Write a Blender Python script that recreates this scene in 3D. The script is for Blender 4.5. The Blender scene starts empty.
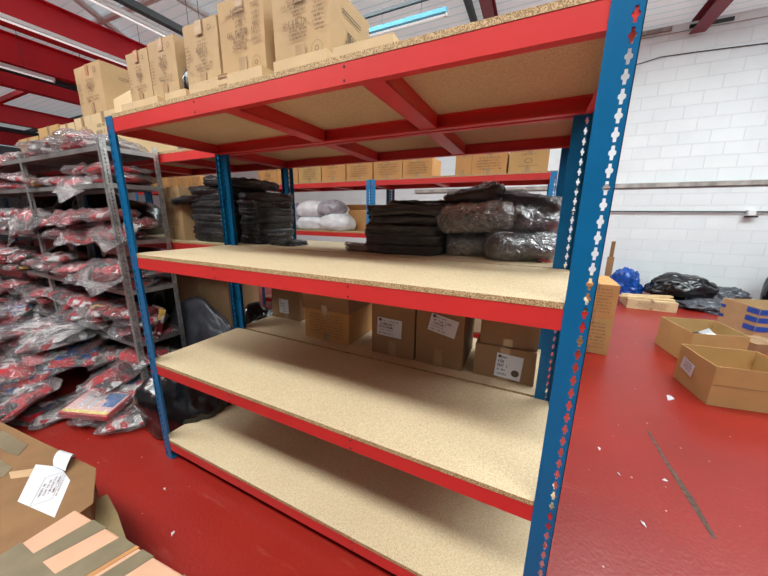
import bpy, math, random
from mathutils import Vector, Matrix, noise
PI = math.pi
R = math.radians
sc = bpy.context.scene
col = sc.collection
rnd = random.Random(7)

# ------------------------------------------------------------------ helpers
class MB:
    def __init__(s): s.v = []; s.f = []; s.mi = []
    def add(s, vs, fs, mi=0):
        o = len(s.v); s.v += [tuple(p) for p in vs]
        s.f += [tuple(i + o for i in f) for f in fs]; s.mi += [mi] * len(fs)
        return s
    def box(s, x0, x1, y0, y1, z0, z1, mi=0, M=None):
        vs = [(x0,y0,z0),(x1,y0,z0),(x1,y1,z0),(x0,y1,z0),(x0,y0,z1),(x1,y0,z1),(x1,y1,z1),(x0,y1,z1)]
        if M: vs = [M @ Vector(p) for p in vs]
        return s.add(vs, [(0,3,2,1),(4,5,6,7),(0,1,5,4),(1,2,6,5),(2,3,7,6),(3,0,4,7)], mi)
    def prism(s, poly, z0, z1, mi=0):
        n = len(poly)
        vs = [(x,y,z0) for x,y in poly] + [(x,y,z1) for x,y in poly]
        fs = [tuple(range(n-1,-1,-1)), tuple(range(n,2*n))] + [(i,(i+1)%n,n+(i+1)%n,n+i) for i in range(n)]
        return s.add(vs, fs, mi)
    def extrude_x(s, prof, x0, x1, mi=0):          # prof: (y,z) open-free closed polygon
        n = len(prof)
        vs = [(x0,y,z) for y,z in prof] + [(x1,y,z) for y,z in prof]
        fs = [tuple(range(n)), tuple(range(2*n-1,n-1,-1))] + [(i,n+i,n+(i+1)%n,(i+1)%n) for i in range(n)]
        return s.add(vs, fs, mi)
    def tube(s, pts, r, n=8, mi=0):
        pts = [Vector(p) for p in pts]; rings = []
        for i,p in enumerate(pts):
            d = (pts[min(i+1,len(pts)-1)] - pts[max(i-1,0)]).normalized()
            a = d.cross(Vector((0,0,1)));
            if a.length < .01: a = Vector((1,0,0))
            a.normalize(); b = d.cross(a)
            rings.append([p + r*(math.cos(2*PI*k/n)*a + math.sin(2*PI*k/n)*b) for k in range(n)])
        vs = [q for rg in rings for q in rg]; fs = []
        for i in range(len(pts)-1):
            for k in range(n): fs.append((i*n+k, i*n+(k+1)%n, (i+1)*n+(k+1)%n, (i+1)*n+k))
        fs += [tuple(range(n-1,-1,-1)), tuple(range((len(pts)-1)*n, len(pts)*n))]
        return s.add(vs, fs, mi)
    def mesh(s, name, mats, smooth=False):
        me = bpy.data.meshes.new(name); me.from_pydata(s.v, [], s.f); me.update()
        for m in (mats if isinstance(mats, (list,tuple)) else [mats]): me.materials.append(m)
        for i,p in enumerate(me.polygons):
            p.material_index = s.mi[i]; p.use_smooth = smooth
        return me
    def build(s, name, mats, parent=None, smooth=False, bevel=0):
        return link(name, s.mesh(name, mats, smooth), parent, bevel)

def link(name, me, parent=None, bevel=0):
    o = bpy.data.objects.new(name, me); col.objects.link(o)
    if parent: o.parent = parent
    if bevel:
        b = o.modifiers.new('bevel', 'BEVEL'); b.width = bevel; b.segments = 2; b.limit_method = 'ANGLE'
    return o
def tag(o, label=None, cat=None, group=None, kind=None):
    if label: o['label'] = label
    if cat: o['category'] = cat
    if group: o['group'] = group
    if kind: o['kind'] = kind
    return o
def thing(name, label, cat, loc=(0,0,0), rz=0, group=None):
    o = bpy.data.objects.new(name, None); col.objects.link(o); o.empty_display_size = .1
    o.location = loc; o.rotation_euler = (0,0,rz)
    return tag(o, label, cat, group)
def copy_tree(o, parent=None):
    c = o.copy(); col.objects.link(c)
    if parent: c.parent = parent
    for ch in list(o.children): copy_tree(ch, c)
    return c

# ------------------------------------------------------------------ materials
def nmat(name):
    m = bpy.data.materials.new(name); m.use_nodes = True
    nt = m.node_tree; b = nt.nodes['Principled BSDF']
    return m, nt, b
def N(nt, t, **kw):
    n = nt.nodes.new(t)
    for k,v in kw.items():
        if k in n.inputs: n.inputs[k].default_value = v
        else: setattr(n, k, v)
    return n
def c4(c): return (c[0], c[1], c[2], 1)
def ramp(nt, fac, stops, const=False):
    r = nt.nodes.new('ShaderNodeValToRGB'); cr = r.color_ramp
    if const: cr.interpolation = 'CONSTANT'
    while len(cr.elements) < len(stops): cr.elements.new(.5)
    for e,(p,c) in zip(cr.elements, stops): e.position = p; e.color = c4(c)
    nt.links.new(fac, r.inputs['Fac']); return r.outputs['Color']
def simple(name, color, rough=.5, metal=0, var=.12, scale=6, bump=.0, bscale=40, coat=0, spec=.5, detail=3):
    m, nt, b = nmat(name)
    tc = N(nt, 'ShaderNodeTexCoord')
    no = N(nt, 'ShaderNodeTexNoise', Scale=scale, Detail=detail)
    nt.links.new(tc.outputs['Object'], no.inputs['Vector'])
    lo = [max(0,c*(1-var)) for c in color]; hi = [min(1,c*(1+var)) for c in color]
    nt.links.new(ramp(nt, no.outputs['Fac'], [(.3,lo),(.7,hi)]), b.inputs['Base Color'])
    b.inputs['Roughness'].default_value = rough; b.inputs['Metallic'].default_value = metal
    b.inputs['Specular IOR Level'].default_value = spec
    if coat: b.inputs['Coat Weight'].default_value = coat; b.inputs['Coat Roughness'].default_value = .12
    if bump:
        n2 = N(nt, 'ShaderNodeTexNoise', Scale=bscale, Detail=4); nt.links.new(tc.outputs['Object'], n2.inputs['Vector'])
        bp = N(nt, 'ShaderNodeBump', Strength=bump, Distance=.01)
        nt.links.new(n2.outputs['Fac'], bp.inputs['Height']); nt.links.new(bp.outputs['Normal'], b.inputs['Normal'])
    return m

def particle(name, cols, scale=260, rough=.75):
    m, nt, b = nmat(name); tc = N(nt,'ShaderNodeTexCoord')
    v = N(nt,'ShaderNodeTexVoronoi', Scale=scale); nt.links.new(tc.outputs['Object'], v.inputs['Vector'])
    bw = N(nt,'ShaderNodeRGBToBW'); nt.links.new(v.outputs['Color'], bw.inputs['Color'])
    n = N(nt,'ShaderNodeTexNoise', Scale=3.0, Detail=3); nt.links.new(tc.outputs['Object'], n.inputs['Vector'])
    c = ramp(nt, bw.outputs['Val'], cols)
    mx = N(nt,'ShaderNodeMix', data_type='RGBA', blend_type='MULTIPLY'); mx.inputs['Factor'].default_value = 1
    nt.links.new(c, mx.inputs['A']); nt.links.new(ramp(nt, n.outputs['Fac'], [(.3,(.93,.92,.9)),(.7,(1,1,1))]), mx.inputs['B'])
    nt.links.new(mx.outputs['Result'], b.inputs['Base Color']); b.inputs['Roughness'].default_value = rough
    return m
M_board = particle('chipboard_face', [(.2,(.50,.385,.225)),(.5,(.60,.475,.30)),(.8,(.67,.55,.37))], scale=330)
M_edge = particle('chipboard_edge', [(.15,(.20,.115,.045)),(.45,(.42,.28,.13)),(.8,(.68,.53,.31))], scale=380)
M_red = simple('red_enamel', (.60,.032,.030), rough=.38, var=.05, scale=3)
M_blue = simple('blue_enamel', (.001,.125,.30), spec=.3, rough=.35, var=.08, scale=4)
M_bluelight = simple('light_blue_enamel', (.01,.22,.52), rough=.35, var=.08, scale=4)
M_galv = simple('galvanised_steel', (.42,.43,.42), rough=.42, metal=.7, var=.3, scale=30)
M_galvd = simple('grey_steel_shelf', (.33,.33,.32), rough=.4, metal=.5, var=.2, scale=14)
M_rivet = simple('dark_steel', (.05,.05,.05), rough=.4, metal=.6)
M_card = simple('tan_cardboard', (.47,.31,.155), rough=.8, var=.07, scale=5, bump=.15, bscale=25)
M_cardu = simple('printed_carton_board', (.46,.315,.165), rough=.8, var=.09, scale=6, bump=.2, bscale=25)
M_cardl = simple('pale_cardboard', (.60,.44,.25), rough=.8, var=.07, scale=6, bump=.15, bscale=25)
M_cardo = simple('orange_cardboard', (.52,.27,.095), rough=.8, var=.08, scale=5, bump=.12, bscale=25)
M_cardy = simple('yellow_tan_cardboard', (.50,.31,.12), rough=.8, var=.06, scale=4, bump=.1, bscale=25)
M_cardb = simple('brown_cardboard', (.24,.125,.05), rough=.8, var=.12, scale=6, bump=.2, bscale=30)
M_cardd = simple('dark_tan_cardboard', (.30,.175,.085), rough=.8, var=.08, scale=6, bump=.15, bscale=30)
M_salmon = simple('pinkish_cardboard', (.62,.36,.23), rough=.75, var=.06, scale=7, bump=.1)
M_tape = simple('clear_brown_tape', (.40,.27,.15), rough=.25, var=.15, scale=20, coat=.3)
M_tapeg = simple('olive_grey_tape', (.20,.165,.10), rough=.32, var=.15, scale=12, coat=.2)
M_tapeb = simple('blue_tape', (.01,.08,.42), rough=.3, var=.15, scale=12)
M_ink = simple('printing_ink', (.10,.07,.05), rough=.8, var=.1)
M_inkb = simple('brown_printing_ink', (.20,.12,.07), rough=.8, var=.1)
M_paper = simple('white_paper', (.66,.68,.72), rough=.6, var=.03)
M_black = simple('black_garment_cloth', (.016,.015,.015), rough=.42, var=.3, scale=20, bump=.5, bscale=30)
M_grey = simple('charcoal_garment_cloth', (.060,.052,.043), rough=.55, var=.3, scale=16, bump=.6, bscale=26)
M_binbag = simple('black_polythene', (.006,.006,.007), rough=.24, var=.3, scale=10, bump=.8, bscale=14, coat=.4)
M_binbag2 = simple('grey_black_polythene', (.06,.065,.08), rough=.3, var=.4, scale=8, bump=.8, bscale=14, coat=.3)
M_bluebag = simple('blue_polythene', (.004,.07,.36), rough=.25, var=.4, scale=10, bump=.8, bscale=16, coat=.3)
M_whitebag = simple('white_polythene', (.75,.77,.80), rough=.3, var=.1, scale=10, bump=.8, bscale=16, coat=.2)
M_wood = simple('planed_timber', (.70,.50,.27), rough=.6, var=.12, scale=12)
M_steelred = simple('dark_red_steel_paint', (.62,.010,.022), rough=.5, var=.08, scale=2)
M_steelred2 = simple('maroon_steel_paint', (.22,.02,.04), rough=.5, var=.08, scale=2)
M_darkmetal = simple('dark_conduit', (.035,.045,.05), rough=.5, var=.1)
M_whitemetal = simple('white_painted_metal', (.75,.76,.77), rough=.4, var=.04)
M_fixblue = simple('pale_blue_fitting', (.12,.42,.60), rough=.4, var=.1)
M_duct = simple('weathered_trunking', (.36,.33,.30), rough=.7, var=.4, scale=5)

def emis(name, color, s):
    m, nt, b = nmat(name)
    b.inputs['Base Color'].default_value = c4(color)
    b.inputs['Emission Color'].default_value = c4(color); b.inputs['Emission Strength'].default_value = s
    return m
M_sky = emis('rooflight_sheet', (.94,1,.98), 20.5)
M_sky2 = emis('rooflight_sheet_rear', (.88,.99,1), 12)
M_skyl = emis('rooflight_sheet_far', (.95,.98,1), .75)
M_tube = emis('fluorescent_tube', (1,1,1), .42)

# clear film
def film(name, milk, tint=(1,1,1), rough=.07, scale=24, k=.75):
    m, nt, b = nmat(name); out = nt.nodes['Material Output']
    b.inputs['Base Color'].default_value = c4(tint); b.inputs['Roughness'].default_value = rough
    b.inputs['Specular IOR Level'].default_value = 1.0
    tc = N(nt,'ShaderNodeTexCoord'); n = N(nt,'ShaderNodeTexNoise', Scale=scale, Detail=4, Distortion=2.2)
    nt.links.new(tc.outputs['Object'], n.inputs['Vector'])
    bp = N(nt,'ShaderNodeBump', Strength=1.0, Distance=.022); nt.links.new(n.outputs['Fac'], bp.inputs['Height'])
    nt.links.new(bp.outputs['Normal'], b.inputs['Normal'])
    fr = N(nt,'ShaderNodeFresnel', IOR=1.55); nt.links.new(bp.outputs['Normal'], fr.inputs['Normal'])
    ma = N(nt,'ShaderNodeMath', operation='MULTIPLY_ADD'); ma.use_clamp = True
    nt.links.new(fr.outputs[0], ma.inputs[0]); ma.inputs[1].default_value = k; ma.inputs[2].default_value = milk
    tr = N(nt,'ShaderNodeBsdfTransparent'); mx = N(nt,'ShaderNodeMixShader'); gl = N(nt,'ShaderNodeBsdfGlossy', Roughness=rough); nt.links.new(bp.outputs['Normal'], gl.inputs['Normal'])
    m2 = N(nt,'ShaderNodeMixShader'); m2.inputs['Fac'].default_value=.35; nt.links.new(gl.outputs[0], m2.inputs[1]); nt.links.new(b.outputs[0], m2.inputs[2])
    nt.links.new(ma.outputs[0], mx.inputs['Fac'])
    nt.links.new(tr.outputs[0], mx.inputs[1]); nt.links.new(m2.outputs[0], mx.inputs[2])
    nt.links.new(mx.outputs[0], out.inputs['Surface'])
    return m
M_film = film('clear_polythene_film', .05, (.72,.71,.74))
M_film2 = film('smoky_polythene_film', .0, (.35,.35,.38), scale=14, k=1.0)

# printed packs
def printed(name, stops, scale=14, rough=.3):
    m, nt, b = nmat(name); tc = N(nt,'ShaderNodeTexCoord'); oi = N(nt,'ShaderNodeObjectInfo')
    mp = N(nt,'ShaderNodeVectorMath', operation='ADD')
    sc_ = N(nt,'ShaderNodeVectorMath', operation='SCALE'); sc_.inputs['Scale'].default_value = 30
    cb = N(nt,'ShaderNodeCombineXYZ'); nt.links.new(oi.outputs['Random'], cb.inputs[0]); nt.links.new(oi.outputs['Random'], cb.inputs[1])
    nt.links.new(cb.outputs[0], sc_.inputs[0])
    nt.links.new(tc.outputs['Object'], mp.inputs[0]); nt.links.new(sc_.outputs[0], mp.inputs[1])
    ns = N(nt,'ShaderNodeTexNoise', Scale=14.0, Detail=2); nt.links.new(mp.outputs[0], ns.inputs['Vector'])
    md = N(nt,'ShaderNodeMix', data_type='RGBA'); md.inputs['Factor'].default_value=.12
    nt.links.new(mp.outputs[0], md.inputs['A']); nt.links.new(ns.outputs['Color'], md.inputs['B'])
    v = N(nt,'ShaderNodeTexVoronoi', Scale=scale); nt.links.new(md.outputs['Result'], v.inputs['Vector'])
    bw = N(nt,'ShaderNodeSeparateColor'); nt.links.new(v.outputs['Color'], bw.inputs['Color'])
    nt.links.new(ramp(nt, bw.outputs[0], stops, True), b.inputs['Base Color'])
    b.inputs['Roughness'].default_value = rough
    n2 = N(nt,'ShaderNodeTexNoise', Scale=26.0, Detail=3, Distortion=1.2); nt.links.new(mp.outputs[0], n2.inputs['Vector'])
    bp = N(nt,'ShaderNodeBump', Strength=.7, Distance=.02); nt.links.new(n2.outputs['Fac'], bp.inputs['Height'])
    nt.links.new(bp.outputs['Normal'], b.inputs['Normal'])
    return m
RD=(.50,.012,.02); DR=(.16,.008,.014); WH=(.62,.58,.58); BK=(.02,.018,.02); YE=(.65,.42,.10); PK=(.60,.16,.18); BL=(.04,.08,.24); GR=(.16,.14,.14)
M_pr = [printed('red_printed_fabric', [(0,RD),(.5,DR),(.72,RD),(.86,WH)]),
        printed('red_white_printed_fabric', [(0,RD),(.42,WH),(.52,PK),(.66,DR),(.86,BK)], 16),
        printed('dark_red_fabric', [(0,DR),(.45,BK),(.65,RD),(.85,GR)], 12),
        printed('pale_printed_fabric', [(0,WH),(.24,GR),(.40,WH),(.60,PK),(.70,WH),(.84,RD)], 14),
        printed('yellow_red_print', [(0,RD),(.3,YE),(.42,DR),(.7,WH),(.85,BK)], 20),
        printed('blue_red_print', [(0,WH),(.3,BL),(.5,RD),(.7,GR),(.85,BL)], 14)]

# wall (painted blockwork)
def wallmat():
    m, nt, b = nmat('white_painted_blockwork'); tc = N(nt,'ShaderNodeTexCoord')
    mp = N(nt,'ShaderNodeMapping'); mp.inputs['Rotation'].default_value = (PI/2,0,0)
    nt.links.new(tc.outputs['Object'], mp.inputs['Vector'])
    br = N(nt,'ShaderNodeTexBrick'); nt.links.new(mp.outputs[0], br.inputs['Vector'])
    for k,v in {'Scale':1,'Mortar Size':.006,'Mortar Smooth':.6,'Brick Width':.45,'Row Height':.225}.items(): br.inputs[k].default_value = v
    br.inputs['Color1'].default_value=(.78,.82,.83,1); br.inputs['Color2'].default_value=(.74,.785,.80,1); br.inputs['Mortar'].default_value=(.70,.73,.745,1)
    nz = N(nt,'ShaderNodeTexNoise', Scale=1.3, Detail=5); nt.links.new(tc.outputs['Object'], nz.inputs['Vector'])
    mx = N(nt,'ShaderNodeMix', data_type='RGBA', blend_type='MULTIPLY'); mx.inputs['Factor'].default_value=1
    nt.links.new(br.outputs['Color'], mx.inputs['A']); nt.links.new(ramp(nt,nz.outputs['Fac'],[(.3,(.93,.93,.93)),(.6,(1,1,1))]), mx.inputs['B'])
    # fine dark cracks along some joints
    nt.links.new(mx.outputs['Result'], b.inputs['Base Color']); b.inputs['Roughness'].default_value=.55
    bp = N(nt,'ShaderNodeBump', Strength=.5, Distance=.012); bp.invert = True
    nt.links.new(br.outputs['Fac'], bp.inputs['Height']); nt.links.new(bp.outputs['Normal'], b.inputs['Normal'])
    return m
M_wall = wallmat()
def floormat():
    m, nt, b = nmat('red_floor_paint'); tc = N(nt,'ShaderNodeTexCoord')
    n1 = N(nt,'ShaderNodeTexNoise', Scale=.9, Detail=6); nt.links.new(tc.outputs['Object'], n1.inputs['Vector'])
    n2 = N(nt,'ShaderNodeTexNoise', Scale=55.0, Detail=4); nt.links.new(tc.outputs['Object'], n2.inputs['Vector'])
    base = ramp(nt, n1.outputs['Fac'], [(.3,(.235,.013,.008)),(.7,(.30,.018,.011))])
    # pale dust specks
    v = N(nt,'ShaderNodeTexVoronoi', Scale=16.0); nt.links.new(tc.outputs['Object'], v.inputs['Vector'])
    sep = N(nt,'ShaderNodeSeparateColor'); nt.links.new(v.outputs['Color'], sep.inputs['Color'])
    rad = N(nt,'ShaderNodeMath', operation='MULTIPLY'); nt.links.new(sep.outputs[0], rad.inputs[0]); rad.inputs[1].default_value=.10
    lt = N(nt,'ShaderNodeMath', operation='LESS_THAN'); nt.links.new(v.outputs['Distance'], lt.inputs[0]); nt.links.new(rad.outputs[0], lt.inputs[1])
    g2 = N(nt,'ShaderNodeMath', operation='GREATER_THAN'); nt.links.new(sep.outputs[1], g2.inputs[0]); g2.inputs[1].default_value=.40
    mm = N(nt,'ShaderNodeMath', operation='MULTIPLY'); nt.links.new(lt.outputs[0], mm.inputs[0]); nt.links.new(g2.outputs[0], mm.inputs[1])
    m2 = N(nt,'ShaderNodeMath', operation='MULTIPLY'); nt.links.new(mm.outputs[0], m2.inputs[0]); m2.inputs[1].default_value=.7
    mx = N(nt,'ShaderNodeMix', data_type='RGBA'); nt.links.new(m2.outputs[0], mx.inputs['Factor']); nt.links.new(base, mx.inputs['A']); mx.inputs['B'].default_value=(.8,.5,.42,1)
    # long pale scuffs
    mp = N(nt,'ShaderNodeMapping'); mp.inputs['Rotation'].default_value=(0,0,.6); mp.inputs['Scale'].default_value=(1.2,9,1)
    nt.links.new(tc.outputs['Object'], mp.inputs['Vector'])
    n3 = N(nt,'ShaderNodeTexNoise', Scale=1.6, Detail=8, Roughness=.7); nt.links.new(mp.outputs[0], n3.inputs['Vector'])
    mx2 = N(nt,'ShaderNodeMix', data_type='RGBA')
    f3 = ramp(nt, n3.outputs['Fac'], [(.60,(0,0,0)),(.80,(.35,.35,.35))]); nt.links.new(f3, mx2.inputs['Factor'])
    nt.links.new(mx.outputs['Result'], mx2.inputs['A']); mx2.inputs['B'].default_value=(.62,.2,.15,1)
    nt.links.new(mx2.outputs['Result'], b.inputs['Base Color'])
    b.inputs['Roughness'].default_value=.34; b.inputs['Specular IOR Level'].default_value=.4
    bp = N(nt,'ShaderNodeBump', Strength=.16, Distance=.01); nt.links.new(n2.outputs['Fac'], bp.inputs['Height']); nt.links.new(bp.outputs['Normal'], b.inputs['Normal'])
    return m
M_floor = floormat()
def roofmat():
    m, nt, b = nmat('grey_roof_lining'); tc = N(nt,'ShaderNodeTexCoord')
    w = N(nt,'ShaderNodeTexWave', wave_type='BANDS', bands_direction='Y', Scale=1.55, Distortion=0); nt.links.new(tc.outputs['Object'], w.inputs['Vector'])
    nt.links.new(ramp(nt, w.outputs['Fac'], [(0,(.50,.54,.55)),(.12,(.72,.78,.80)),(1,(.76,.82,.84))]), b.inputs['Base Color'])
    b.inputs['Emission Color'].default_value=(.85,.97,1,1); b.inputs['Emission Strength'].default_value=.25   # even glow added to brighten the roof lining
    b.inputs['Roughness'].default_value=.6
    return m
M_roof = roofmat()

# ------------------------------------------------------------------ room
XL, XR, YF, YB, ZC = -24.0, 8.5, -5.0, 7.2, 4.97
def struct(name, mb, m, **k): return tag(mb.build(name, m, **k), kind='structure')
struct('floor', MB().box(XL,XR,YF,YB,-.1,0), M_floor)
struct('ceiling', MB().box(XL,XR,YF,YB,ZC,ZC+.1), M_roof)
struct('wall_back', MB().box(XL,XR,YB,YB+.15,0,ZC), M_wall)
M_wall2 = simple('grey_painted_wall',(.15,.16,.17),rough=.7)
struct('wall_left', MB().box(XL-.15,XL,YF,YB,0,ZC), M_wall2)
struct('wall_right', MB().box(XR,XR+.15,YF,YB,0,ZC), M_wall2)
struct('wall_front', MB().box(XL,XR,YF-.15,YF,0,ZC), M_wall2)
struct('trim_1', MB().box(-1,XR,YB-.035,YB,1.70,2.13), M_wall)     # projecting painted band
struct('floor_crack', MB().add([(2.905,1.73,.001),(2.92,1.74,.001),(2.935,1.4,.001),(2.962,1.15,.001),(2.965,.89,.001),(2.945,.885,.001),(2.925,1.15,.001),(2.912,1.4,.001)],
      [(7,2,1,0),(6,3,2,7),(5,4,3,6)]), simple('crack_filler',(.10,.055,.04),rough=.9,var=.5,scale=40))
# rooflights
struct('window_1', MB().box(-7,6.5,-2.35,-1.55,ZC-.03,ZC-.005), M_sky)
struct('window_2', MB().box(2.8,8.2,2.4,4.4,ZC-.03,ZC-.005), M_sky2)
struct('window_30', MB().box(-1.7,2.2,3.1,3.9,ZC-.03,ZC-.005), M_sky2)
k = 3
for x0 in (-10.5,-11.75):
    for y0 in (.2,2.0,3.8,5.6):
        struct('window_%d' % k, MB().box(x0,x0+1.15,y0,y0+1.3,ZC-.03,ZC-.005), M_skyl); k += 1

# ------------------------------------------------------------------ storage racks
P = .0381
def holed_plate(mb, w, hgt, cx, hw, hh, mapf, pitch=P, th=.002, z0=0.01):
    """plate w x hgt in (u,z) with a column of cross slots centred at u=cx; mapf(u,t,z)->xyz"""
    a, b = hw*.48, hw
    shp = [(a*.9,-hh),(a,-hh*.42),(b,-hh*.2),(b,hh*.2),(a,hh*.42),(a*.9,hh),(-a*.9,hh),(-a,hh*.42),(-b,hh*.2),(-b,-hh*.2),(-a,-hh*.42),(-a*.9,-hh)]
    s = hw*1.25
    n = int((hgt-z0)/pitch)
    # plain strips
    for (u0,u1) in ((0,cx-s),(cx+s,w)):
        if u1-u0 > 1e-4:
            mb.add([mapf(u,t,z) for u,t,z in [(u0,0,0),(u1,0,0),(u1,0,hgt),(u0,0,hgt),(u0,th,0),(u1,th,0),(u1,th,hgt),(u0,th,hgt)]],
                   [(0,1,2,3),(7,6,5,4),(0,3,7,4),(1,5,6,2),(0,4,5,1),(3,2,6,7)])
    def strip(za,zb):
        if zb-za>1e-4:
            mb.add([mapf(u,t,z) for u,t,z in [(cx-s,0,za),(cx+s,0,za),(cx+s,0,zb),(cx-s,0,zb),(cx-s,th,za),(cx+s,th,za),(cx+s,th,zb),(cx-s,th,zb)]],[(0,1,2,3),(7,6,5,4)])
    strip(0,z0); strip(z0+n*pitch,hgt)
    hp = pitch/2
    outer = [(s,-hp),(s,-hp*.5),(s,-hp*.22),(s,hp*.22),(s,hp*.5),(s,hp),(-s,hp),(-s,hp*.5),(-s,hp*.22),(-s,-hp*.22),(-s,-hp*.5),(-s,-hp)]
    for i in range(n):
        zc = z0+(i+.5)*pitch
        vs = []
        for t in (0,th):
            vs += [mapf(cx+u,t,zc+z) for u,z in shp]; vs += [mapf(cx+u,t,zc+z) for u,z in outer]
        fs = []
        for q in range(12):
            r = (q+1)%12
            fs.append((q,12+q,12+r,r)); fs.append((24+r,36+r,36+q,24+q)); fs.append((q,r,24+r,24+q))
        mb.add(vs, fs)
HP = 1.996
Z0H = 1.943 - 51*P + P/2 - .0   # keeps slot rows in line with the photographed ones
Z0H = (1.9432 % P) - P/2 + P*0
if Z0H < 0: Z0H += P
up = MB()
holed_plate(up, .063, HP, .047, .0075, .0155, lambda u,t,z: (u,t,z), z0=Z0H)
holed_plate(up, .040, HP, .022, .0065, .0150, lambda u,t,z: (.063-t,u,z), z0=Z0H)
up.box(.0,.063,.002,.04,0,.004); 
ME_up = up.mesh('upright', M_blue)
upm = MB()
holed_plate(upm, .063, HP, .016, .0075, .0155, lambda u,t,z: (u,t,z), z0=Z0H)
holed_plate(upm, .040, HP, .022, .0065, .0150, lambda u,t,z: (t,u,z), z0=Z0H)
upm.box(.0,.063,.002,.04,0,.004)
ME_upm = upm.mesh('upright', M_blue)
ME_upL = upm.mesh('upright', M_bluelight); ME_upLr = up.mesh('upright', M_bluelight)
def flipped(me):
    m2 = me.copy(); m2.transform(Matrix.Diagonal((1,-1,1,1))); m2.flip_normals(); return m2
ME_upB, ME_upmB = flipped(ME_up), flipped(ME_upm)
def beam_mb(w, x0, face=-1):
    """open channel beam with web at y=0 facing -y; z 0..-.06"""
    m = MB(); t=.0016; H=.060; D=.028*(-face)
    s = -face
    prof = [(0,0),(D,0),(D,-t),(s*t,-t),(s*t,-H+t),(D,-H+t),(D,-H+.008),(D+s*t,-H+.008),(D+s*t,-H),(0,-H)]
    if s < 0: prof = prof[::-1]
    m.extrude_x(prof, x0, x0+w)
    return m
def rivets(mb, x, face=-1):
    for z in (-.012,-.050):
        y = -.0012 if face<0 else .0012
        mb.box(x-.003,x+.003,min(0,y*1.5),max(0,y*1.5),z-.003,z+.003)
def rack(label, x0, y0, W=2.14, D=.622, levels=(1.985,1.299,.660,.130), light=False, group=None, ties=(.86,1.49), rear_face_out=True):
    t = thing('storage_rack', label, 'rack', (x0,y0,0), 0, group)
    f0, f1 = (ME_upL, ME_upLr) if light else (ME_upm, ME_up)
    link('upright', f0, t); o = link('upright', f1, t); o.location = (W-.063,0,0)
    o = link('upright', ME_upmB, t); o.location = (0,D,0); o = link('upright', ME_upB, t); o.location = (W-.063,D,0)
    for z in levels:
        b = beam_mb(W-.012, .006).build('beam', M_red, t); b.location = (0,.0025,z)
        rv = MB()
        for tx in (.69,1.41): rivets(rv, tx)
        rv.build('rivet', M_rivet, b)
        b = beam_mb(W-.012, .006, 1).build('beam', M_red, t); b.location = (0,D-.0025,z)
        for side,xx in ((-1,.0025),(1,W-.0025)):
            e = MB(); s = -side
            e.box(min(xx,xx+s*.0016),max(xx,xx+s*.0016),.006,D-.006,z-.060,z)
            e.box(min(xx,xx+s*.026),max(xx,xx+s*.026),.03,D-.03,z-.0605,z-.0589)
            e.build('end_beam', M_red, t)
        for tx in ties:
            if tx < W:
                MB().box(tx-.040,tx+.040,.03,D-.03,z-.056,z-.0545).box(tx-.040,tx-.038,.03,D-.03,z-.056,z).box(tx+.038,tx+.040,.03,D-.03,z-.056,z).build('tie_bar', M_red, t)
        bd = MB(); xa, xb, ya, yb = .004, W-.004, .001, D-.001
        # board with notches around the posts is hidden; plain sheet between them
        poly = [(xa+.062,ya),(xb-.062,ya),(xb-.062,ya+.003),(xb,ya+.003),(xb,yb-.003),(xb-.062,yb-.003),(xb-.062,yb),(xa+.062,yb),(xa+.062,yb-.003),(xa,yb-.003),(xa,ya+.003),(xa+.062,ya+.003)]
        n = len(poly); vs = [(x,y,z+.0005) for x,y in poly]+[(x,y,z+.018) for x,y in poly]
        bd.add(vs, [tuple(range(n-1,-1,-1)), tuple(range(n,2*n))], 0)
        bd.add(vs, [(i,(i+1)%n,n+(i+1)%n,n+i) for i in range(n)], 1)
        bd.build('shelf_board', [M_board, M_edge], t)
    return t
rA = rack('empty front rack with blue uprights, red beams and four bare chipboard shelves', 0, 0)
# red beam brackets seen through the slots
for z in (1.985,1.299,.660,.130):
    for x in (.002, 2.14-.036):
        MB().box(x,x+.034,.004,.007,z-.066,z+.0).build('bracket', M_red, rA)
rack('rack directly behind the empty front rack, holding cartons and black garments', 0, .640)
rack('rack to the left behind the grey shelving, with a large carton on top', -2.15, .640, levels=(1.985,1.299,.130))
rack('far left rack behind the grey shelving under orange cartons', -4.30, .640, levels=(1.985,1.299,.130))
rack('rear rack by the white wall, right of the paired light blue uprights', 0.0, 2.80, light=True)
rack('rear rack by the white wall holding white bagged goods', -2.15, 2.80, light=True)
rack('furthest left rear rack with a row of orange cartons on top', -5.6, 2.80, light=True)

# ------------------------------------------------------------------ cartons
def marks(mb, x0, x1, zc, h, r, fill=.75, y=0):
    """one line of small printed strokes between x0 and x1"""
    x = x0
    while x < x1-h*.3:
        w = h*r.uniform(.35,.75)
        if r.random() < .15: x += h*.5; continue
        if x+w > x1: break
        a = h*.16
        mb.add([(x,y,zc-h/2),(x+a,y,zc-h/2),(x+a,y,zc+h/2),(x,y,zc+h/2)], [(0,1,2,3)])
        zz = zc + r.choice((-.5,-.08,.34))*h
        mb.add([(x,y,zz),(x+w*.8,y,zz),(x+w*.8,y,zz+a),(x,y,zz+a)], [(0,1,2,3)])
        if r.random() < .5:
            mb.add([(x+w*.65,y,zc-h/2),(x+w*.65+a,y,zc-h/2),(x+w*.65+a,y,zc+h/2*r.choice((0,1))),(x+w*.65,y,zc+h*.5)], [(0,1,2,3)])
        x += w*1.15
def ring(mb, cx, cz, r0, y, n=18, w=.15, ez=1.0):
    vs = []
    for k in range(n):
        a = 2*PI*k/n
        vs += [(cx+r0*math.cos(a),y,cz+r0*ez*math.sin(a)),(cx+r0*(1-w)*math.cos(a),y,cz+r0*ez*(1-w)*math.sin(a))]
    mb.add(vs, [(2*k,2*((k+1)%n),2*((k+1)%n)+1,2*k+1) for k in range(n)])
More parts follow.
